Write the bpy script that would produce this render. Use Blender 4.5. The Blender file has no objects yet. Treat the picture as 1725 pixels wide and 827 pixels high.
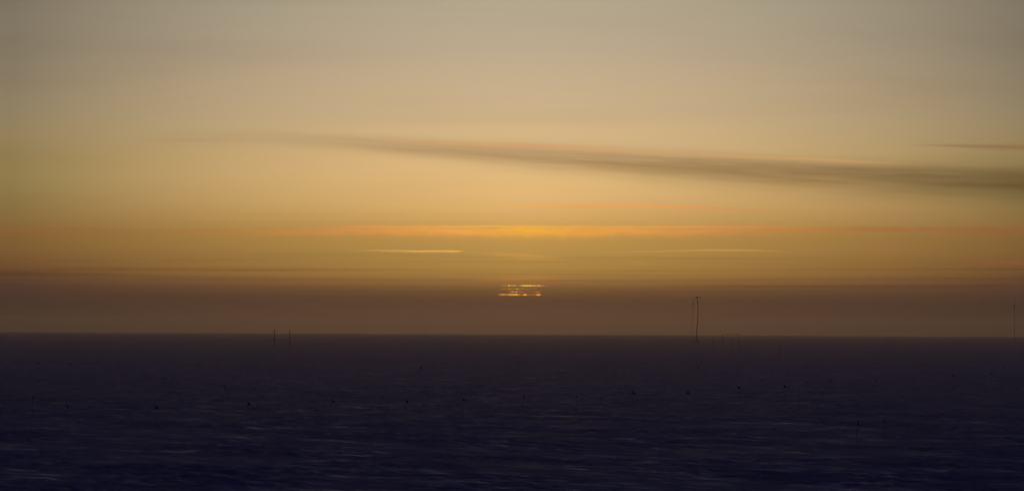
import bpy, math, random
import numpy as np

C = bpy.context.scene.collection
S = bpy.context.scene
R = math.radians
random.seed(7)

# ------------------------------------------------------------------ camera
EYE = 9.0                         # eye height above the plateau (m)
EARTH = 7.433e6                   # earth radius with normal refraction (m)
PITCH = R(0.957)
ROLL = 0.00464
FOCAL_PX = 8186.0                 # focal length in pixels of the 1725 px wide photograph

cam_data = bpy.data.cameras.new('camera')
cam = bpy.data.objects.new('camera', cam_data)
C.objects.link(cam)
cam_data.sensor_width = 36.0
cam_data.lens = 36.0 * FOCAL_PX / 1725.0
cam_data.clip_start = 1.0
cam_data.clip_end = 60000.0
cam.location = (0, 0, EYE)
cam.rotation_euler = (R(90) + PITCH, 0, 0)
cam.rotation_mode = 'XYZ'
from mathutils import Matrix
cam.matrix_world = (Matrix.Translation((0, 0, EYE)) @ Matrix.Rotation(R(90) + PITCH, 4, 'X')
                    @ Matrix.Rotation(ROLL, 4, 'Z'))
S.camera = cam

# ------------------------------------------------------------------ exposure
S.view_settings.view_transform = 'Standard'
S.view_settings.look = 'None'
S.view_settings.exposure = 0.0
S.view_settings.gamma = 1.0
S.view_settings.use_curve_mapping = False
S.cycles.use_denoising = True
S.cycles.volume_bounces = 0
S.cycles.max_bounces = 6

# ------------------------------------------------------------------ sun and sky
SUN_AZ, SUN_EL = 0.118, 0.436      # degrees, azimuth clockwise from +Y
sun_data = bpy.data.lights.new('sun', 'SUN')
sun_data.energy = 0.0042             # mostly swallowed by the haze bank on the horizon
sun_data.color = (1.0, 0.40, 0.17)
sun_data.angle = R(0.53)
sun = bpy.data.objects.new('sun', sun_data)
C.objects.link(sun)
sun.rotation_euler = (R(90 - SUN_EL), 0, R(180 - SUN_AZ))
NISHITA = 0.035


def lin(c):
    return tuple(((v / 255) / 12.92 if v / 255 <= 0.04045 else ((v / 255 + 0.055) / 1.055) ** 2.4) for v in c)


def sky_at(px, py):
    """azimuth and elevation in degrees of a reading taken off the photograph's sky"""
    u, v = (px - 862.5) / FOCAL_PX, (413.5 - py) / FOCAL_PX
    return math.degrees(u - v * ROLL), math.degrees(PITCH + v + u * ROLL)


world = bpy.data.worlds.new('World')
S.world = world
world.use_nodes = True
NTREE = world.node_tree
NTREE.nodes.clear()


class Nodes:
    def __init__(self, tree):
        self.t = tree

    def new(self, kind, **kw):
        n = self.t.nodes.new(kind)
        for k, v in kw.items():
            setattr(n, k, v)
        return n

    def put(self, sock, v):
        if hasattr(v, 'is_output'):
            self.t.links.new(v, sock)
        else:
            sock.default_value = v

    def m(self, op, a, b=None, c=None, clamp=False):
        n = self.new('ShaderNodeMath', operation=op, use_clamp=clamp)
        for i, v in enumerate((a, b, c)):
            if v is not None:
                self.put(n.inputs[i], v)
        return n.outputs[0]

    def smooth(self, v, lo, hi, to0=0.0, to1=1.0):
        n = self.new('ShaderNodeMapRange', interpolation_type='SMOOTHSTEP')
        for i, q in enumerate((v, lo, hi, to0, to1)):
            self.put(n.inputs[i], q)
        return n.outputs[0]

    def linmap(self, v, lo, hi, to0=0.0, to1=1.0):
        n = self.new('ShaderNodeMapRange', interpolation_type='LINEAR', clamp=True)
        for i, q in enumerate((v, lo, hi, to0, to1)):
            self.put(n.inputs[i], q)
        return n.outputs[0]

    def ramp(self, fac, stops, interp='LINEAR'):
        n = self.new('ShaderNodeValToRGB')
        n.color_ramp.interpolation = interp
        e = n.color_ramp.elements
        while len(e) > 1:
            e.remove(e[-1])
        stops = sorted(stops, key=lambda s: s[0])
        for i, (p, col) in enumerate(stops):
            q = e[0] if i == 0 else e.new(p)
            q.position = p
            q.color = tuple(col) if len(col) == 4 else tuple(col) + (1.0,)
        self.put(n.inputs[0], fac)
        return n.outputs[0], n.outputs[1]

    def mix(self, fac, a, b, blend='MIX'):
        n = self.new('ShaderNodeMix', data_type='RGBA', blend_type=blend)
        n.clamp_factor = True
        self.put(n.inputs[0], fac)
        for s, v in ((6, a), (7, b)):
            if isinstance(v, tuple) and len(v) == 3:
                v = v + (1.0,)
            self.put(n.inputs[s], v)
        return n.outputs[2]

    def vec(self, x, y, z=0.0):
        n = self.new('ShaderNodeCombineXYZ')
        for i, v in enumerate((x, y, z)):
            self.put(n.inputs[i], v)
        return n.outputs[0]

    def noise(self, vec, scale=1.0, detail=3.0, rough=0.55):
        n = self.new('ShaderNodeTexNoise')
        self.put(n.inputs['Vector'], vec)
        n.inputs['Scale'].default_value = scale
        n.inputs['Detail'].default_value = detail
        n.inputs['Roughness'].default_value = rough
        return n.outputs[0]


W = Nodes(NTREE)
tc = W.new('ShaderNodeTexCoord')
sep = W.new('ShaderNodeSeparateXYZ')
NTREE.links.new(tc.outputs['Generated'], sep.inputs[0])
DEG = 180 / math.pi
el = W.m('MULTIPLY', W.m('ARCSINE', sep.outputs[2]), DEG)
az = W.m('MULTIPLY', W.m('ARCTAN2', sep.outputs[0], sep.outputs[1]), DEG)

# the physical sky, which lights the plateau from above
nish = W.new('ShaderNodeTexSky', sky_type='NISHITA')
nish.sun_disc = False
nish.sun_elevation = R(SUN_EL)
nish.sun_rotation = R(SUN_AZ)
nish.altitude = 2835
nish.air_density = 1.0
nish.dust_density = 0.6
nish.ozone_density = 8.0
physical = W.mix(1.0, nish.outputs[0], (NISHITA * 1.14, NISHITA * 0.89, NISHITA * 1.00)   # faint purple twilight glow
                 , 'MULTIPLY')

# the sunset band: colour by elevation above the sun and 6 degrees to its side
EL0, EL1 = -0.3, 5.2


def bands(px, rows):
    return [((sky_at(px, y)[1] - EL0) / (EL1 - EL0), lin(c)) for y, c in rows]


t_el = W.linmap(el, EL0, EL1)
SKY_CENTRE = [(-170, (172, 164, 146)), (0, (182, 170, 144)), (100, (195, 174, 144)), (200, (212, 183, 139)),
              (250, (223, 187, 134)), (300, (235, 193, 130)), (350, (230, 183, 114)), (390, (208, 160, 86)),
              (430, (190, 147, 76)), (460, (178, 134, 66)), (478, (150, 107, 56)), (500, (104, 72, 45)),
              (530, (95, 63, 46)), (560, (80, 51, 41)), (585, (66, 42, 36))]
SKY_SIDE = [(-170, (118, 110, 98)), (0, (127, 116, 100)), (100, (135, 123, 101)), (200, (147, 130, 99)),
            (260, (150, 129, 85)), (330, (145, 122, 74)), (385, (136, 104, 58)), (430, (126, 91, 49)),
            (460, (110, 75, 45)), (490, (80, 56, 44)), (530, (58, 42, 34)), (562, (34, 24, 22)), (585, (28, 20, 20))]
c_mid, _ = W.ramp(t_el, bands(880, SKY_CENTRE), 'CARDINAL')
c_side, _ = W.ramp(t_el, bands(10, [(y - 4, c) for y, c in SKY_SIDE]), 'CARDINAL')
off_sun = W.m('ABSOLUTE', W.m('SUBTRACT', az, SUN_AZ))
side = W.m('POWER', W.m('DIVIDE', off_sun, 6.0), W.smooth(el, 0.6, 3.0, 1.2, 1.7))
side = W.m('MINIMUM', side, 1.15)
sky = W.mix(side, c_mid, c_side)

# thin strata in the inversion haze and broad faint veils above it
strata = W.noise(W.vec(W.m('MULTIPLY', az, 0.12), W.m('MULTIPLY', el, 16.0), 3.1), 1.0, 3.0, 0.6)
strata_zone = W.m('MULTIPLY', W.smooth(el, 0.33, 0.46), W.smooth(el, 0.95, 0.66))
sky = W.mix(W.m('MULTIPLY', strata_zone, W.smooth(strata, 0.48, 0.70, 0.0, 0.55)), sky, (0.60, 0.55, 0.58), 'MULTIPLY')
veil = W.noise(W.vec(W.m('MULTIPLY', az, 0.16), W.m('MULTIPLY', el, 2.2), 9.7), 1.0, 4.0, 0.55)
veil_zone = W.smooth(el, 0.9, 1.6)
sky = W.mix(W.m('MULTIPLY', veil_zone, W.smooth(veil, 0.40, 0.72, 0.0, 0.5)), sky, (0.90, 0.86, 0.86), 'MULTIPLY')

PXD = 142.87      # photograph pixels per degree
AZ0, AZ1 = -7.0, 7.0
t_az = W.linmap(az, AZ0, AZ1)


def cloud(sky, pts, tint, blend='MIX', power=2.0, wob=1.5, seed=0.0, fray=0.35, grain=1.0, cols=None, fibre=1.1):
    """One long streak of cloud: pts = (px, py, half thickness above, below, strength) along it."""
    stops = []
    for px, py, up, dn, al in pts:
        a, e = sky_at(px, py)
        stops.append(((a - AZ0) / (AZ1 - AZ0), (e / 5.0, up / 40.0, dn / 40.0, al)))
    colr, alpha = W.ramp(t_az, stops, 'LINEAR')
    s = W.new('ShaderNodeSeparateColor')
    NTREE.links.new(colr, s.inputs[0])
    c = W.m('MULTIPLY', s.outputs[0], 5.0)
    n1 = W.noise(W.vec(W.m('MULTIPLY', az, 1.3 * grain), seed, W.m('MULTIPLY', el, 1.5)), 1.0, 4.0, 0.6)
    wobble = W.m('MULTIPLY', W.m('SUBTRACT', n1, 0.5), 2.0 * wob / PXD)
    de = W.m('ADD', W.m('SUBTRACT', el, c), wobble)
    up = W.m('MULTIPLY', s.outputs[1], 40.0 / PXD)
    dn = W.m('MULTIPLY', s.outputs[2], 40.0 / PXD)
    above = W.m('GREATER_THAN', de, 0.0)
    w = W.m('MAXIMUM', W.m('ADD', W.m('MULTIPLY', up, above), W.m('MULTIPLY', dn, W.m('SUBTRACT', 1.0, above))), 0.0008)
    q = W.m('POWER', W.m('DIVIDE', W.m('ABSOLUTE', de), w), power)
    prof = W.m('EXPONENT', W.m('MULTIPLY', q, -1.0))
    n2 = W.noise(W.vec(W.m('MULTIPLY', az, 0.55 * grain), W.m('MULTIPLY', W.m('DIVIDE', de, w), fibre), seed + 4.2), 1.0, 4.0, 0.6)
    keep = W.smooth(n2, 0.30, 0.66, 1.0 - fray, 1.0)
    f = W.m('MULTIPLY', W.m('MULTIPLY', prof, alpha), keep)
    if cols is not None:
        tint, _ = W.ramp(t_az, [((sky_at(px, 400)[0] - AZ0) / (AZ1 - AZ0), lin(cc)) for px, cc in cols], 'LINEAR')
    return W.mix(f, sky, tint, blend)


# the long grey lenticular streak
sky = cloud(sky, [(220, 226, 7, 9, 0.0), (430, 231, 10, 12, 0.12), (560, 238, 12, 14, 0.30), (700, 249, 15, 17, 0.50),
                  (900, 263, 20, 23, 0.68), (1100, 275, 21, 29, 0.80), (1300, 287, 22, 33, 0.88), (1500, 298, 23, 35, 0.95),
                  (1725, 306, 23, 35, 0.97), (1850, 310, 22, 33, 1.0)],
            (0.46, 0.43, 0.41), 'MULTIPLY', 2.6, 3.0, 1.3, 0.32, 1.0, None, 2.6)
sky = cloud(sky, [(540, 238, 5, 6, 0.0), (660, 248, 5, 7, 0.2), (800, 259, 5, 7, 0.42), (960, 271, 5, 7, 0.45),
                  (1150, 284, 4, 6, 0.45), (1400, 303, 4, 6, 0.4), (1725, 312, 5, 7, 0.4)],
            (0.80, 0.76, 0.74), 'MULTIPLY', 2.0, 2.5, 5.3, 0.5)
sky = cloud(sky, [(580, 237, 2, 3, 0.0), (720, 241, 3, 4, 0.55), (870, 244, 3, 5, 0.9), (1000, 250, 3, 5, 0.8),
                  (1150, 258, 2, 4, 0.4), (1400, 270, 2, 4, 0.6), (1560, 278, 2, 3, 0.0)],
            lin((217, 164, 108)), 'MIX', 2.0, 1.0, 2.6, 0.3)
sky = cloud(sky, [(210, 238, 2, 2, 0.0), (290, 237, 2.5, 3.5, 0.5), (360, 237, 2.5, 3.5, 0.35), (470, 237, 2, 3, 0.0)],
            lin((178, 142, 104)), 'MIX', 2.0, 1.0, 7.0, 0.3)
sky = cloud(sky, [(1530, 245, 1.5, 2, 0.0), (1600, 247, 2, 2.5, 0.6), (1680, 249, 4, 5, 0.85), (1760, 251, 5, 6, 0.9)],
            lin((146, 108, 70)), 'MIX', 2.0, 1.0, 8.4, 0.25)
sky = cloud(sky, [(1520, 264, 5, 6, 0.0), (1640, 266, 6, 6, 0.35), (1760, 268, 6, 6, 0.4)],
            (0.86, 0.83, 0.8), 'MULTIPLY', 2.0, 2.0, 8.9, 0.3)
# faint wisps in the upper left corner
sky = cloud(sky, [(-40, 12, 4, 6, 0.5), (120, 22, 3, 4, 0.3), (300, 40, 2, 3, 0.3), (460, 44, 2, 3, 0.0)],
            (0.93, 0.88, 0.88), 'MULTIPLY', 2.0, 2.0, 3.3, 0.3)
# thin orange line above the bright bank
sky = cloud(sky, [(600, 345, 1.5, 2, 0.0), (680, 346, 1.5, 2, 0.35), (820, 347, 1.5, 2, 0.2), (880, 347, 2, 2.6, 0.8),
                  (1000, 347, 2.6, 3.2, 1.0), (1080, 348, 2.6, 3.0, 1.0), (1180, 350, 2, 2.4, 0.9), (1280, 352, 1.6, 2, 0.55),
                  (1400, 352, 1.5, 2, 0.0)],
            None, 'MIX', 2.0, 2.6, 11.2, 0.5, 2.6,
            [(600, (222, 172, 100)), (880, (242, 180, 88)), (1000, (246, 166, 84)), (1100, (244, 166, 84)), (1280, (212, 146, 78))])
sky = cloud(sky, [(850, 362, 2, 3, 0.0), (930, 363, 3, 3, 0.35), (1050, 363, 3, 3, 0.0)],
            lin((238, 178, 96)), 'MIX', 2.0, 1.5, 13.0, 0.4)
# the bright orange bank
sky = cloud(sky, [(-60, 388, 2, 3, 0.9), (60, 387, 2, 3, 0.85), (150, 386, 2, 3, 0.5), (240, 387, 2, 4, 0.25),
                  (330, 391, 3, 5, 0.6), (480, 391, 4, 6, 0.85), (600, 388, 6, 8, 0.9), (720, 388, 7, 9, 0.95),
                  (880, 389, 8, 10, 1.0), (1000, 389, 7, 9, 0.95), (1150, 388, 6, 9, 0.85), (1250, 387, 5, 8, 0.75),
                  (1340, 388, 3.5, 5.5, 0.9), (1440, 386, 3.5, 5, 1.0), (1560, 387, 3.5, 5, 1.0), (1640, 388, 4, 6, 1.0),
                  (1800, 389, 5, 6, 1.0)],
            None, 'MIX', 2.2, 5.0, 17.0, 0.45, 3.4,
            [(0, (152, 96, 48)), (200, (158, 108, 56)), (400, (186, 132, 64)), (600, (226, 150, 76)), (760, (250, 170, 80)),
             (890, (255, 182, 62)), (1000, (248, 168, 70)), (1150, (228, 156, 78)), (1300, (204, 134, 66)), (1450, (174, 118, 60)),
             (1700, (152, 98, 54))])
sky = cloud(sky, [(540, 381, 1, 1.5, 0.0), (640, 382, 1.2, 1.6, 0.7), (820, 381, 1.2, 1.6, 0.8), (960, 382, 1.2, 1.8, 0.7),
                  (1150, 382, 1.2, 1.6, 0.8), (1350, 383, 1.2, 1.6, 0.6), (1420, 383, 1, 1.6, 0.0)],
            None, 'MIX', 2.0, 2.0, 21.0, 0.6, 3.0,
            [(540, (230, 160, 78)), (860, (255, 190, 84)), (1150, (242, 166, 80)), (1400, (200, 126, 62))])
# short bright threads below the bank
sky = cloud(sky, [(570, 421, 1, 1, 0.0), (640, 422, 1.2, 1.4, 0.6), (690, 423, 1.4, 1.8, 0.95), (765, 423, 1.5, 1.8, 1.0),
                  (776, 423, 1.0, 1.0, 0.9), (784, 423, 0.6, 0.6, 0.0)],
            None, 'MIX', 2.0, 1.2, 24.0, 0.5, 9.0,
            [(570, (206, 152, 80)), (690, (250, 190, 98)), (770, (255, 188, 88))])
sky = cloud(sky, [(1000, 424, 1, 1.4, 0.0), (1080, 424, 1, 1.6, 0.45), (1180, 421, 1.2, 1.8, 0.7), (1240, 421, 1.2, 2, 0.8),
                  (1300, 423, 1.2, 1.6, 0.3), (1335, 424, 1, 1, 0.0)],
            lin((224, 160, 80)), 'MIX', 2.0, 1.0, 27.0, 0.4, 2.0)
sky = cloud(sky, [(790, 426, 2, 3, 0.0), (840, 428, 3, 4, 0.7), (890, 431, 3.5, 5, 0.85), (960, 434, 2, 3, 0.0)],
            lin((214, 156, 76)), 'MIX', 2.0, 1.4, 29.0, 0.4, 2.0)
sky = cloud(sky, [(1055, 437, 2, 3, 0.0), (1075, 442, 3, 4, 0.5), (1095, 446, 2, 3, 0.0)],
            lin((196, 146, 74)), 'MIX', 2.0, 1.0, 31.0, 0.4)
sky = cloud(sky, [(1590, 439, 2, 2, 0.0), (1630, 440, 2.5, 3, 0.8), (1725, 443, 3, 4, 0.85), (1800, 443, 3, 4, 0.8)],
            lin((146, 92, 54)), 'MIX', 2.0, 1.0, 33.0, 0.35)
sky = cloud(sky, [(780, 470, 3, 3, 0.0), (850, 469, 4, 4, 0.6), (910, 467, 5, 5, 0.75), (960, 468, 3, 3, 0.0)],
            lin((190, 132, 62)), 'MIX', 2.0, 1.0, 36.0, 0.35)
# dark ribbons that run the whole width across the haze top
for k, (yy, al) in enumerate(((455, 0.5), (471, 0.75), (483, 0.55), (489, 0.35))):
    sky = cloud(sky, [(-100, yy, 1.6, 2.0, al), (400, yy, 1.6, 2.2, al), (700, yy + 1, 1.2, 1.6, al * 0.7), (880, yy + 1, 1.2, 1.6, al * 0.35),
                      (1050, yy + 2, 1.2, 1.6, al * 0.7), (1400, yy - 1, 1.6, 2.4, al), (1800, yy - 2, 1.8, 2.6, al)],
                (0.80, 0.74, 0.77), 'MULTIPLY', 2.0, 1.6, 40.0 + 3 * k, 0.5)

# the sun, cut by the inversion layers into broken horizontal slivers
SUN_A0, SUN_A1 = -0.20, 0.42


def sliver(sky, y, half, spots, gain):
    """spots = (px, strength) along one sliver of the sun's disc"""
    e = sky_at(879, y)[1]
    st = []
    for px, al, cc in spots:
        v = lin(cc)
        st.append(((sky_at(px, y)[0] - SUN_A0) / (SUN_A1 - SUN_A0), (v[0], v[1], v[2] , al if al > 0.7 else al * 0.8)))
    ta = W.linmap(az, SUN_A0, SUN_A1)
    col, al = W.ramp(ta, st, 'LINEAR')
    q = W.m('POWER', W.m('DIVIDE', W.m('ABSOLUTE', W.m('SUBTRACT', el, e)), half * 0.88 / PXD), 2.0)
    f = W.m('MULTIPLY', W.m('EXPONENT', W.m('MULTIPLY', q, -1.0)), al)
    speck = W.noise(W.vec(W.m('MULTIPLY', az, 34.0), y * 3.7), 1.0, 2.0, 0.5)
    f = W.m('MULTIPLY', f, W.smooth(speck, 0.36, 0.54, 0.25, 1.0))
    col = W.mix(1.0, col, (gain, gain, gain), 'MULTIPLY')
    return W.mix(f, sky, col)


Y_, O_, P_ = (255, 205, 70), (255, 178, 50), (255, 156, 62)
sky = sliver(sky, 481.1, 1.35, [(842, 0.0, O_), (846, .15, O_), (853, .28, O_), (855.5, .3, O_), (857.5, .95, O_), (859.5, .3, O_), (864, .5, O_),
                               (869, .35, Y_), (872, .12, Y_), (877, .3, Y_), (880.5, .85, P_), (883, .55, Y_), (885, 1.0, Y_), (889, 1.0, Y_),
                               (891, .5, Y_), (893.8, .95, Y_), (896.5, .6, O_), (898.5, 1.0, O_), (903.3, 1.0, O_), (905, .3, O_),
                               (908.5, .9, P_), (912, .35, P_), (915, .4, P_), (918.5, .0, P_)], 1.5)
sky = sliver(sky, 486.8, 1.1, [(839, 0.0, P_), (844, .3, P_), (848.5, .5, P_), (853, .35, O_), (855.8, .4, O_), (857.6, .9, O_), (859.8, .3, O_),
                              (867, .2, O_), (869.4, .4, Y_), (870.8, .9, Y_), (872.5, .35, O_), (878, .25, O_), (892, .12, O_), (897, .2, P_), (905, .0, P_)], 1.3)
sky = sliver(sky, 491.6, 1.2, [(855, 0.0, P_), (859, .3, P_), (861.5, .45, P_), (863.6, .85, P_), (866, .4, O_), (868.5, .4, O_), (870.2, .85, Y_),
                              (872, .35, O_), (879, .3, P_), (884, .1, P_), (900, .12, P_), (903.6, .4, P_), (905.5, .95, P_), (908, .4, P_), (912, 0., P_)], 1.3)
sky = sliver(sky, 496.3, 1.4, [(838, 0.0, P_), (842, .5, P_), (845, .9, O_), (847.5, .85, O_), (849.5, .45, O_), (854, .55, O_), (856.5, .6, P_),
                              (858.5, .95, P_), (864, 1., O_), (871, 1., O_), (873, .75, P_), (875.5, .95, O_), (878.5, .6, P_), (881, .9, P_),
                              (886.5, .95, P_), (888.5, .35, P_), (895, .2, P_), (903, .3, P_), (905, .85, P_), (909.5, .95, P_), (912, .2, P_), (918, 0., P_)], 1.5)

# the band gives way to the physical sky higher up and away from the sun
high = W.smooth(el, 5.0, 18.0)
far_side = W.smooth(off_sun, 10.0, 60.0)
to_phys = W.m('MAXIMUM', high, far_side)
final = W.mix(to_phys, sky, physical)
bg = W.new('ShaderNodeBackground')
out = W.new('ShaderNodeOutputWorld')
NTREE.links.new(final, bg.inputs[0])
bg.inputs[1].default_value = 1.0
NTREE.links.new(bg.outputs[0], out.inputs[0])


# ------------------------------------------------------------------ helpers
def tag(o, label=None, cat=None, group=None, kind=None):
    for k, v in (('label', label), ('category', cat), ('group', group), ('kind', kind)):
        if v:
            o[k] = v
    return o


def principled(name, col, rough=0.6, metal=0.0, wear=0.0, scale=6.0):
    m = bpy.data.materials.new(name)
    m.use_nodes = True
    N = Nodes(m.node_tree)
    p = m.node_tree.nodes['Principled BSDF']
    p.inputs['Roughness'].default_value = rough
    p.inputs['Metallic'].default_value = metal
    t = N.new('ShaderNodeTexCoord')
    n = N.noise(t.outputs['Object'], scale, 4.0, 0.6)
    c = N.mix(N.smooth(n, 0.35, 0.7), col, tuple(v * (1 - wear) for v in col))
    m.node_tree.links.new(c, p.inputs['Base Color'])
    return m


# ------------------------------------------------------------------ the snow plateau
_rng = np.random.default_rng(11)
_perm = _rng.permutation(4096)
_gx = np.cos(np.linspace(0, 2 * np.pi, 64, endpoint=False))
_gy = np.sin(np.linspace(0, 2 * np.pi, 64, endpoint=False))


def perlin(x, y, seed):
    xi, yi = np.floor(x).astype(np.int64), np.floor(y).astype(np.int64)
    xf, yf = x - xi, y - yi

    def g(ix, iy, dx, dy):
        h = _perm[(_perm[(ix + seed * 131) & 4095] + iy) & 4095] & 63
        return _gx[h] * dx + _gy[h] * dy
    u, v = xf ** 3 * (xf * (xf * 6 - 15) + 10), yf ** 3 * (yf * (yf * 6 - 15) + 10)
    a = g(xi, yi, xf, yf) * (1 - u) + g(xi + 1, yi, xf - 1, yf) * u
    b = g(xi, yi + 1, xf, yf - 1) * (1 - u) + g(xi + 1, yi + 1, xf - 1, yf - 1) * u
    return (a * (1 - v) + b * v) * 1.5


WIND = (0.40, -0.9165)       # the sastrugi run this way


def relief(x, y):
    """height of the wind-carved snow above the curve of the earth"""
    x, y = np.asarray(x, float), np.asarray(y, float)
    s = x * WIND[0] + y * WIND[1]            # along the wind
    c = x * WIND[1] - y * WIND[0]            # across it
    wx = perlin(c / 9, s / 30, 5) * 0.9
    h = 0.06 * perlin(c / 40, s / 110, 1) + 0.035 * perlin(c / 9, s / 28, 2)
    r1 = 1 - np.abs(perlin((c + wx) / 1.9, s / 6.5, 3))
    r2 = 1 - np.abs(perlin((c + wx) / 0.9, s / 3.0, 4))
    patch = np.clip(0.5 + 1.1 * perlin(c / 13, s / 30, 6), 0.12, 1)
    h += 0.16 * patch * (r1 ** 4 - 0.3) + 0.075 * patch * (r2 ** 3 - 0.4)
    h += 0.014 * perlin(c / 0.5, s / 1.8, 7)
    return h


def ground_z(x, y):
    return relief(x, y) - (np.asarray(x) ** 2 + np.asarray(y) ** 2) / (2 * EARTH)


def build_ground():
    fan = np.linspace(-8.5, 8.5, 820)
    rest = np.arange(12, 349, 4.0)
    azs = np.radians(np.concatenate([fan, rest]))
    rs = [4.0, 12, 30, 60, 100, 140, 180, 215, 240, 260]
    while rs[-1] < 14000:
        rs.append(rs[-1] + max(0.42 * (rs[-1] / 300.0) ** 1.35, 0.3))
    rs = np.array(rs)
    A, Q = np.meshgrid(azs, rs)
    X, Y = Q * np.sin(A), Q * np.cos(A)
    keep = np.clip((9500 - Q) / 6000, 0.12, 1) * np.clip(Q / 60.0, 0, 1)
    Z = relief(X, Y) * keep - (X ** 2 + Y ** 2) / (2 * EARTH)
    na, nr = len(azs), len(rs)
    co = np.empty((na * nr + 1, 3), np.float32)
    co[:-1, 0], co[:-1, 1], co[:-1, 2] = X.ravel(), Y.ravel(), Z.ravel()
    co[-1] = (0, 0, 0)
    i = np.arange(nr - 1)[:, None] * na
    j = np.arange(na)[None, :]
    j2 = (j + 1) % na
    quads = np.stack([i + j, i + na + j, i + na + j2, i + j2], -1).reshape(-1, 4)[:, ::-1]
    centre = np.stack([np.full(na, na * nr), np.arange(na), (np.arange(na) + 1) % na], -1)[:, ::-1]
    nq = len(quads)
    me = bpy.data.meshes.new('snow_field')
    me.vertices.add(len(co))
    me.vertices.foreach_set('co', co.ravel())
    loops = np.concatenate([quads.ravel(), centre.ravel()]).astype(np.int32)
    me.loops.add(len(loops))
    me.loops.foreach_set('vertex_index', loops)
    starts = np.concatenate([np.arange(nq) * 4, nq * 4 + np.arange(na) * 3]).astype(np.int32)
    me.polygons.add(len(starts))
    me.polygons.foreach_set('loop_start', starts)
    me.polygons.foreach_set('use_smooth', np.ones(len(starts), bool))
    me.update(calc_edges=True)
    me.validate()
    o = bpy.data.objects.new('snow_ground', me)
    C.objects.link(o)
    tag(o, kind='structure')
    return o


snow = bpy.data.materials.new('wind_packed_snow')
snow.use_nodes = True
N = Nodes(snow.node_tree)
p = snow.node_tree.nodes['Principled BSDF']
t = N.new('ShaderNodeTexCoord')
mp = N.new('ShaderNodeMapping')
mp.inputs['Rotation'].default_value = (0, 0, math.atan2(WIND[0], -WIND[1]))
mp.inputs['Scale'].default_value = (1.0, 0.25, 1.0)
snow.node_tree.links.new(t.outputs['Object'], mp.inputs[0])
patches = N.noise(mp.outputs[0], 0.35, 5.0, 0.6)


def tongues(across, along, lo, hi, seed):
    g = N.new('ShaderNodeMapping')
    g.vector_type = 'TEXTURE'
    g.inputs['Location'].default_value = (seed, seed * 1.7, 0)
    g.inputs['Rotation'].default_value = (0, 0, math.atan2(WIND[0], -WIND[1]))
    g.inputs['Scale'].default_value = (across, along, 1.0)
    snow.node_tree.links.new(t.outputs['Object'], g.inputs[0])
    return N.smooth(N.noise(g.outputs[0], 1.0, 3.0, 0.5), lo, hi)


# wind glaze: polished pale tongues along the wind, gathered in drifts
drifts = tongues(6, 22, 0.36, 0.58, 3.0)
glaze = N.m('MAXIMUM', tongues(1.5, 11.0, 0.50, 0.68, 11.0), N.m('MULTIPLY', tongues(0.55, 7.0, 0.45, 0.63, 23.0), 0.8))
glaze = N.m('MAXIMUM', glaze, N.m('MULTIPLY', tongues(3.2, 26.0, 0.52, 0.74, 37.0), 0.55))
glaze = N.m('MULTIPLY', glaze, N.linmap(drifts, 0, 1, 0.5, 1.0))
col = N.mix(N.smooth(patches, 0.35, 0.68), (0.54, 0.535, 0.565), (0.70, 0.69, 0.715))
col = N.mix(glaze, col, (0.88, 0.87, 0.88))
snow.node_tree.links.new(col, p.inputs['Base Color'])
rough = N.m('SUBTRACT', 0.92, N.m('MULTIPLY', glaze, 0.48))
snow.node_tree.links.new(N.m('ADD', 0.08, N.m('MULTIPLY', glaze, 0.48)), p.inputs['Specular IOR Level'])
snow.node_tree.links.new(rough, p.inputs['Roughness'])
ground = build_ground()
ground.data.materials.append(snow)
if ground.data.polygons[len(ground.data.polygons) // 2].normal.z < 0:
    ground.data.flip_normals()

# ------------------------------------------------------------------ air
HAZE = 1e-4
if HAZE:
    X0, X1, Y0, Y1, Z0, Z1 = -14200, 14200, -14200, 14200, -15.0, 31.5
    v = [(x, y, z) for z in (Z0, Z1) for y in (Y0, Y1) for x in (X0, X1)]
    f = [(0, 2, 3, 1), (4, 5, 7, 6), (0, 1, 5, 4), (2, 6, 7, 3), (0, 4, 6, 2), (1, 3, 7, 5)]
    me = bpy.data.meshes.new('haze')
    me.from_pydata(v, [], f)
    hz = bpy.data.objects.new('haze', me)
    C.objects.link(hz)
    tag(hz, kind='stuff')
    hm = bpy.data.materials.new('haze_air')
    hm.use_nodes = True
    hm.node_tree.nodes.clear()
    pv = hm.node_tree.nodes.new('ShaderNodeVolumePrincipled')
    pv.inputs['Color'].default_value = (0.90, 0.77, 0.66, 1)
    pv.inputs['Density'].default_value = HAZE
    pv.inputs['Anisotropy'].default_value = 0.88
    ho = hm.node_tree.nodes.new('ShaderNodeOutputMaterial')
    hm.node_tree.links.new(pv.outputs[0], ho.inputs['Volume'])
    me.materials.append(hm)


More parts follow.
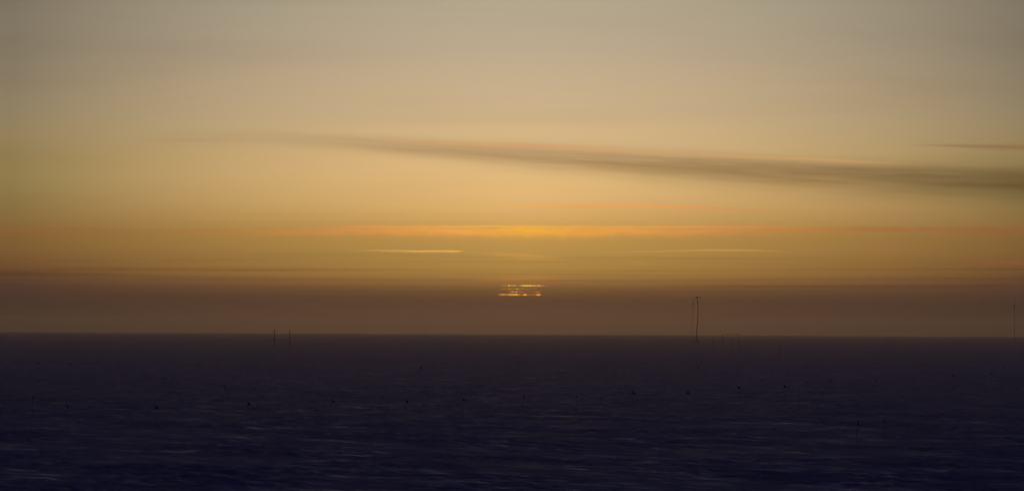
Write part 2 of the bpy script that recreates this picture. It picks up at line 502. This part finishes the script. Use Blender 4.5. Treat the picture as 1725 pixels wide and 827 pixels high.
# ------------------------------------------------------------------ mesh helpers
class MB:
    def __init__(self):
        self.v, self.f = [], []

    def box(self, c, s, taper=1.0):
        x, y, z = c
        a, b, h = s[0] / 2, s[1] / 2, s[2] / 2
        n = len(self.v)
        for k, q in ((-1, 1.0), (1, taper)):
            self.v += [(x - a * q, y - b * q, z + k * h), (x + a * q, y - b * q, z + k * h),
                       (x + a * q, y + b * q, z + k * h), (x - a * q, y + b * q, z + k * h)]
        self.f += [tuple(n + i for i in q) for q in
                   ((0, 3, 2, 1), (4, 5, 6, 7), (0, 1, 5, 4), (1, 2, 6, 5), (2, 3, 7, 6), (3, 0, 4, 7))]
        return self

    def tube(self, pts, radii, n=8):
        pts = [np.array(q, float) for q in pts]
        if not hasattr(radii, '__len__'):
            radii = [radii] * len(pts)
        base = len(self.v)
        for i, q in enumerate(pts):
            d = pts[min(i + 1, len(pts) - 1)] - pts[max(i - 1, 0)]
            d /= np.linalg.norm(d)
            a = np.cross(d, (0, 1, 0) if abs(d[1]) < 0.9 else (1, 0, 0))
            a /= np.linalg.norm(a)
            b = np.cross(d, a)
            for k in range(n):
                t = 2 * math.pi * k / n
                self.v.append(tuple(q + radii[i] * (math.cos(t) * a + math.sin(t) * b)))
        for i in range(len(pts) - 1):
            for k in range(n):
                k2 = (k + 1) % n
                self.f.append((base + i * n + k, base + i * n + k2, base + (i + 1) * n + k2, base + (i + 1) * n + k))
        self.f.append(tuple(base + k for k in range(n))[::-1])
        self.f.append(tuple(base + (len(pts) - 1) * n + k for k in range(n)))
        return self

    def build(self, name, mat, parent=None):
        me = bpy.data.meshes.new(name)
        me.from_pydata(self.v, [], self.f)
        me.update()
        o = bpy.data.objects.new(name, me)
        C.objects.link(o)
        me.materials.append(mat)
        if parent:
            o.parent = parent
        return o


def thing(name, x, y, label, cat, group=None, sink=0.05):
    o = bpy.data.objects.new(name, None)
    C.objects.link(o)
    o.location = (x, y, float(ground_z(x, y)) - sink)
    o.empty_display_size = 0.3
    return tag(o, label, cat, group)


M_POLE = principled('bamboo', (0.60, 0.52, 0.42), 0.6, 0, 0.4, 9)
def cloth_material(name, col, wear):
    m = principled(name, col, 0.9, 0, wear, 12)
    nt = m.node_tree
    pb = nt.nodes['Principled BSDF']
    src = pb.inputs['Base Color'].links[0].from_socket
    tr = nt.nodes.new('ShaderNodeBsdfTranslucent')
    mx = nt.nodes.new('ShaderNodeMixShader')
    mx.inputs[0].default_value = 0.40
    nt.links.new(src, tr.inputs[0])
    nt.links.new(pb.outputs[0], mx.inputs[1])
    nt.links.new(tr.outputs[0], mx.inputs[2])
    nt.links.new(mx.outputs[0], nt.nodes['Material Output'].inputs[0])
    return m


M_RED = cloth_material('red_cloth', (0.50, 0.06, 0.02), 0.35)
M_FADED = cloth_material('faded_cloth', (0.62, 0.40, 0.34), 0.35)
M_GREEN = cloth_material('green_cloth', (0.05, 0.075, 0.022), 0.35)
M_STEEL = principled('weathered_steel', (0.09, 0.075, 0.07), 0.65, 0.2, 0.4, 2)
M_WOOD = principled('weathered_timber', (0.12, 0.085, 0.06), 0.75, 0, 0.4, 2)
M_HUT = principled('dark_paint', (0.12, 0.10, 0.10), 0.6, 0, 0.3, 3)


# ------------------------------------------------------------------ flags on bamboo poles
def cloth(width, drop, lean, seed, mat, z_top):
    """a limp flag: gathered at its top corner on the pole, spreading into folds towards its lower hem"""
    rng = random.Random(seed)
    ph, ph2 = rng.uniform(0, 6.28), rng.uniform(0, 6.28)
    nu, nv = 12, 10
    v, f = [], []
    for side in (1, -1):
        for j in range(nv + 1):
            b = j / nv
            reach = width * (0.10 + 0.90 * b ** 0.95)
            for i in range(nu + 1):
                a = i / nu
                fold = 0.045 * (0.3 + b) * math.sin(a * 9 + ph + b * 1.5) + 0.02 * math.sin(a * 17 + ph2)
                x = 0.012 + reach * a + lean * b * a * 0.3
                z = z_top - drop * (b * (0.86 + 0.14 * math.sin(a * 3.0 + ph2) * b) + 0.10 * a * (1 - b))
                v.append((x, fold + side * 0.004, z))
    m = (nu + 1) * (nv + 1)
    for j in range(nv):
        for i in range(nu):
            q = j * (nu + 1) + i
            f.append((q, q + 1, q + nu + 2, q + nu + 1))
            f.append((m + q, m + q + nu + 1, m + q + nu + 2, m + q + 1))
    rim = [i for i in range(nu + 1)] + [(j * (nu + 1) + nu) for j in range(1, nv + 1)] \
        + [nv * (nu + 1) + i for i in range(nu - 1, -1, -1)] + [j * (nu + 1) for j in range(nv - 1, 0, -1)]
    for k in range(len(rim)):
        a, b = rim[k], rim[(k + 1) % len(rim)]
        f.append((a, m + a, m + b, b))
    mb = MB()
    mb.v, mb.f = v, f
    return mb, mat


POLE_H = 2.15
FLAGS = {   # look: width, drop, lean, seed, cloth, height of the hem-top below the pole's tip
    'wide': (0.36, 0.42, 0.1, 1, M_RED, 0.06),
    'medium': (0.27, 0.44, 0.1, 2, M_RED, 0.12),
    'narrow': (0.19, 0.46, 0.0, 3, M_RED, 0.10),
    'faded': (0.26, 0.40, 0.0, 6, M_FADED, 0.10),
    'faded_narrow': (0.19, 0.44, 0.0, 7, M_FADED, 0.10),
    'green': (0.28, 0.42, 0.1, 4, M_GREEN, 0.10),
    'green_narrow': (0.20, 0.46, 0.0, 5, M_GREEN, 0.10),
}
protos = {}
ROW = 'marker flags of the near row'
FAR = 'marker flags of the far row'
LOOSE = 'stray marker flags'


def children(o):
    return [c for c in C.objects if c.parent == o]


def marker_flag(x, y, look, label, group, rz=0.0, tilt=0.0):
    if look not in protos:
        o = thing('marker_flag', x, y, label, 'flag', group)
        rng = random.Random(hash(look) % 1 + 3)
        MB().tube([(0, 0, -0.3), (0.006, 0, 0.8), (0.0, 0.004, 1.5), (0.01, 0, POLE_H)], [0.011, 0.010, 0.010, 0.008], 8).build('pole', M_POLE, o)
        w, d, l, s, mt, gap = FLAGS[look]
        mb, mt = cloth(w, d, l, s, mt, POLE_H - gap)
        mb.build('flag_cloth', mt, o)
        protos[look] = o
        parts = None
    else:
        src = protos[look]
        o = src.copy()
        C.objects.link(o)
        for ch in children(src):
            c = ch.copy()
            C.objects.link(c)
            c.parent = o
        o.location = (x, y, float(ground_z(x, y)) - 0.05)
        tag(o, label, 'flag', group)
    o.rotation_euler = (0, tilt, rz)
    return o


NEAR = [
    (-39.4, 431.4, 'narrow', 'narrow dark red flag on the leftmost pole of the near row'),
    (-31.5, 430.4, 'wide', 'widest triangular dark red flag, second pole from the left in the near row'),
    (-24.6, 453.7, 'medium', 'dark red flag on the third pole from the left in the near row'),
    (-17.2, 465.5, 'wide', 'triangular dark red flag on the fourth pole from the left in the near row'),
    (-10.2, 469.7, 'medium', 'dark red flag on the fifth near-row pole, above a pale slanting snow ridge'),
    (-4.8, 483.5, 'medium', 'dark red flag on the sixth near-row pole, left of and below the sun'),
    (1.2, 507.3, 'narrow', 'narrow dark red flag almost straight below the sun in the near row'),
    (6.8, 507.0, 'narrow', 'narrow dark red flag on the eighth near-row pole, right of and below the sun'),
    (13.6, 545.9, 'medium', 'dark red flag on the ninth near-row pole, midway between the sun and the bent mast'),
    (19.6, 542.9, 'green', 'dark green flag in the near row, just left of below the bent mast'),
    (27.7, 593.8, 'medium', 'faint red flag in the near row, below the right end of the wide frame'),
    (34.0, 605.7, 'medium', 'dark red flag in the near row nearly below the lone short post'),
    (44.1, 673.5, 'medium', 'dark red flag on the fifth pole from the right end of the near row'),
    (51.8, 693.1, 'green_narrow', 'narrow dark green flag, fourth pole from the right end of the near row'),
    (60.6, 731.9, 'narrow', 'narrow dark red flag on the third pole from the right end of the near row'),
    (68.1, 749.5, 'medium', 'dark red flag on the second pole from the right end of the near row'),
    (77.9, 789.5, 'wide', 'dark red flag ending the near row near the right edge of the snow'),
]
for k, (x, y, look, lab) in enumerate(NEAR):
    marker_flag(x, y, look, lab, ROW, random.uniform(-0.35, 0.35), random.uniform(-0.03, 0.03))
FARROW = [
    (-89.5, 919.6, 'medium', 'small dark flag on the leftmost pole of the far row'),
    (-83.3, 915.7, 'narrow', 'narrow faint flag of the far row, above the leftmost near-row flag'),
    (-54.3, 903.4, 'green_narrow', 'small blackish flag of the far row, left of and below the two-post frame'),
    (-36.8, 907.0, 'narrow', 'small reddish flag of the far row, right of and below the two-post frame'),
    (-15.8, 843.3, 'green', 'small dark flag of the far row, midway between two-post frame and sun'),
    (1.5, 997.4, 'medium', 'small reddish flag of the far row straight below the sun'),
    (17.2, 941.0, 'narrow', 'small dark flag of the far row, midway between sun and bent mast'),
    (33.5, 871.8, 'green', 'small blackish flag of the far row straight below the bent mast'),
    (48.5, 854.5, 'narrow', 'small dark flag of the far row, just below the lone short post'),
    (87.8, 931.5, 'green', 'small blackish flag of the far row, second from its right end'),
    (91.8, 905.5, 'green_narrow', 'faint dark flag at the right end of the far row'),
]
for k, (x, y, look, lab) in enumerate(FARROW):
    marker_flag(x, y, look, lab, FAR, random.uniform(-0.35, 0.35), random.uniform(-0.03, 0.03))
STRAY = [
    (-47.1, 478.0, 'faded', 'faint faded flag standing alone left of the near row, leftmost flag of all'),
    (-34.2, 578.5, 'faded_narrow', 'faint narrow flag standing alone between the near and far rows, left of the sun'),
    (26.3, 369.7, 'faded', 'left one of the two closest faint flags at the lower right of the snow'),
    (29.1, 380.2, 'faded', 'right one of the two closest faint flags at the lower right of the snow'),
]
for k, (x, y, look, lab) in enumerate(STRAY):
    marker_flag(x, y, look, lab, LOOSE, random.uniform(-0.35, 0.35), random.uniform(-0.03, 0.03))


# ------------------------------------------------------------------ far structures
def local(o, x, y):
    return x - o.location.x, y - o.location.y


# two-post frame on the left
fr = thing('post_frame', -101.3, 2144.0, 'tall dark frame of two posts joined by a low rail, standing left on the horizon', 'frame', None, 0.3)
MB().tube([(-3.4, 0, -0.5), (-3.35, 0, 4), (-3.3, 0, 7.9)], [0.22, 0.20, 0.18]).build('post', M_WOOD, fr)
MB().tube([(3.4, 0, -0.5), (3.65, 0, 2.6), (3.45, 0, 5), (3.35, 0, 7.6)], [0.22, 0.20, 0.20, 0.18]).build('post', M_WOOD, fr)
MB().box((0.1, 0, 3.3), (6.6, 0.10, 0.15)).build('rail', M_WOOD, fr)

# wide goal-like frame right of the mast
gf = thing('cross_frame', 87.6, 1941.0, 'wide pale goal-like frame with a top crossbar, right of the bent mast', 'frame', None, 0.3)
MB().tube([(-3.35, 0, -0.4), (-3.3, 0, 3.4), (-3.3, 0, 7.0)], [0.07, 0.07, 0.07]).build('post', M_STEEL, gf)
MB().tube([(3.3, 0, -0.4), (3.3, 0, 3.4), (3.3, 0, 7.0)], [0.07, 0.07, 0.07]).build('post', M_STEEL, gf)
MB().tube([(0.2, 0, -0.4), (0.2, 0, 5.8)], 0.045).build('prop', M_STEEL, gf)
MB().box((0, 0, 7.12), (6.9, 0.14, 0.14)).build('crossbar', M_STEEL, gf)

# the bent mast with its vane
ma = thing('bent_mast', 116.5, 3054.7, 'tall slightly bent dark mast with a small crosspiece head, right of the sun', 'mast', None, 0.3)
MB().tube([(-0.25, 0, -0.5), (-0.2, 0, 5), (-0.05, 0, 9), (0.35, 0, 14), (0.6, 0, 18), (0.55, 0, 22), (0.2, 0, 26), (-0.1, 0, 28.6)],
          [0.36, 0.32, 0.29, 0.27, 0.26, 0.25, 0.24, 0.20], 10).build('pole', M_STEEL, ma)
MB().tube([(-0.75, 0, 28.5), (-0.45, 0, 28.95), (0.1, 0, 29.1), (0.55, 0, 28.95)], [0.2, 0.5, 0.5, 0.2], 10).build('head', M_HUT, ma)
MB().tube([(0.4, 0, 28.9), (1.7, 0, 29.0)], 0.09).build('vane_arm', M_STEEL, ma)
MB().box((2.0, 0, 29.0), (0.7, 0.06, 0.5)).build('vane_tail', M_STEEL, ma)

an = thing('whip_antenna', 113.6, 3049.7, 'thin faint antenna with two small knobs, close left of the bent mast', 'antenna', None, 0.3)
MB().tube([(-0.6, 0, -0.5), (-0.5, 0, 8), (-0.2, 0, 16), (0.0, 0, 22), (0.35, 0, 26), (0.7, 0, 28.1)],
          [0.085, 0.09, 0.095, 0.11, 0.12, 0.10]).build('rod', M_STEEL, an)
MB().tube([(0.0, 0, 23.6), (0.02, 0, 24.2), (0.06, 0, 25.0), (0.1, 0, 25.5)], [0.08, 0.28, 0.28, 0.08]).build('knob', M_HUT, an)
MB().tube([(0.6, 0, 27.8), (0.75, 0, 28.2), (0.85, 0, 28.7)], [0.1, 0.28, 0.1]).build('knob', M_HUT, an)

hu = thing('equipment_hut', 116.1, 3042.0, 'small low dark hut at the foot of the bent mast', 'hut', None, 0.2)
MB().box((0, 0, 0.75), (2.6, 2.2, 1.5)).build('wall', M_HUT, hu)
mb = MB()
mb.v = [(-1.5, -1.25, 1.5), (1.5, -1.25, 1.5), (1.5, 1.25, 1.5), (-1.5, 1.25, 1.5), (-1.5, 0, 1.9), (1.5, 0, 1.9)]
mb.f = [(0, 3, 2, 1), (0, 1, 5, 4), (2, 3, 4, 5), (0, 4, 3), (1, 2, 5)]
mb.build('roof', M_HUT, hu)

po = thing('marker_pole', 80.5, 1933.9, 'slim bare pole crossing the horizon between the bent mast and the wide frame', 'pole', None, 0.3)
MB().tube([(0, 0, -0.4), (0.05, 0, 3), (0, 0, 6.4)], [0.08, 0.075, 0.06]).build('shaft', M_WOOD, po)
MB().tube([(0, 0, 6.3), (0, 0, 6.5)], [0.10, 0.08]).build('cap', M_STEEL, po)

ps = thing('short_post', 78.3, 1420.6, 'lone short bare post below the horizon, right of the wide frame', 'post', None, 0.2)
MB().tube([(0, 0, -0.3), (0.03, 0, 2.4), (0, 0, 4.6)], [0.075, 0.07, 0.06]).build('shaft', M_WOOD, ps)
MB().tube([(0, 0, 4.52), (0, 0, 4.72)], [0.09, 0.07]).build('cap', M_STEEL, ps)

sm = thing('slim_mast', 355.9, 3441.4, 'slim distant mast with a small bulge near its top, at the right edge', 'mast', None, 0.3)
MB().tube([(0.2, 0, -0.5), (0.15, 0, 12), (0.0, 0, 24.2)], [0.20, 0.17, 0.14], 10).build('pole', M_STEEL, sm)
MB().tube([(0, 0, 24.2), (0, 0, 25.0), (0, 0, 26.4), (0, 0, 27.2)], [0.14, 0.38, 0.38, 0.10], 10).build('instrument_head', M_HUT, sm)
MB().tube([(0, 0, 27.2), (0.05, 0, 30.9)], [0.11, 0.07]).build('lightning_rod', M_STEEL, sm)
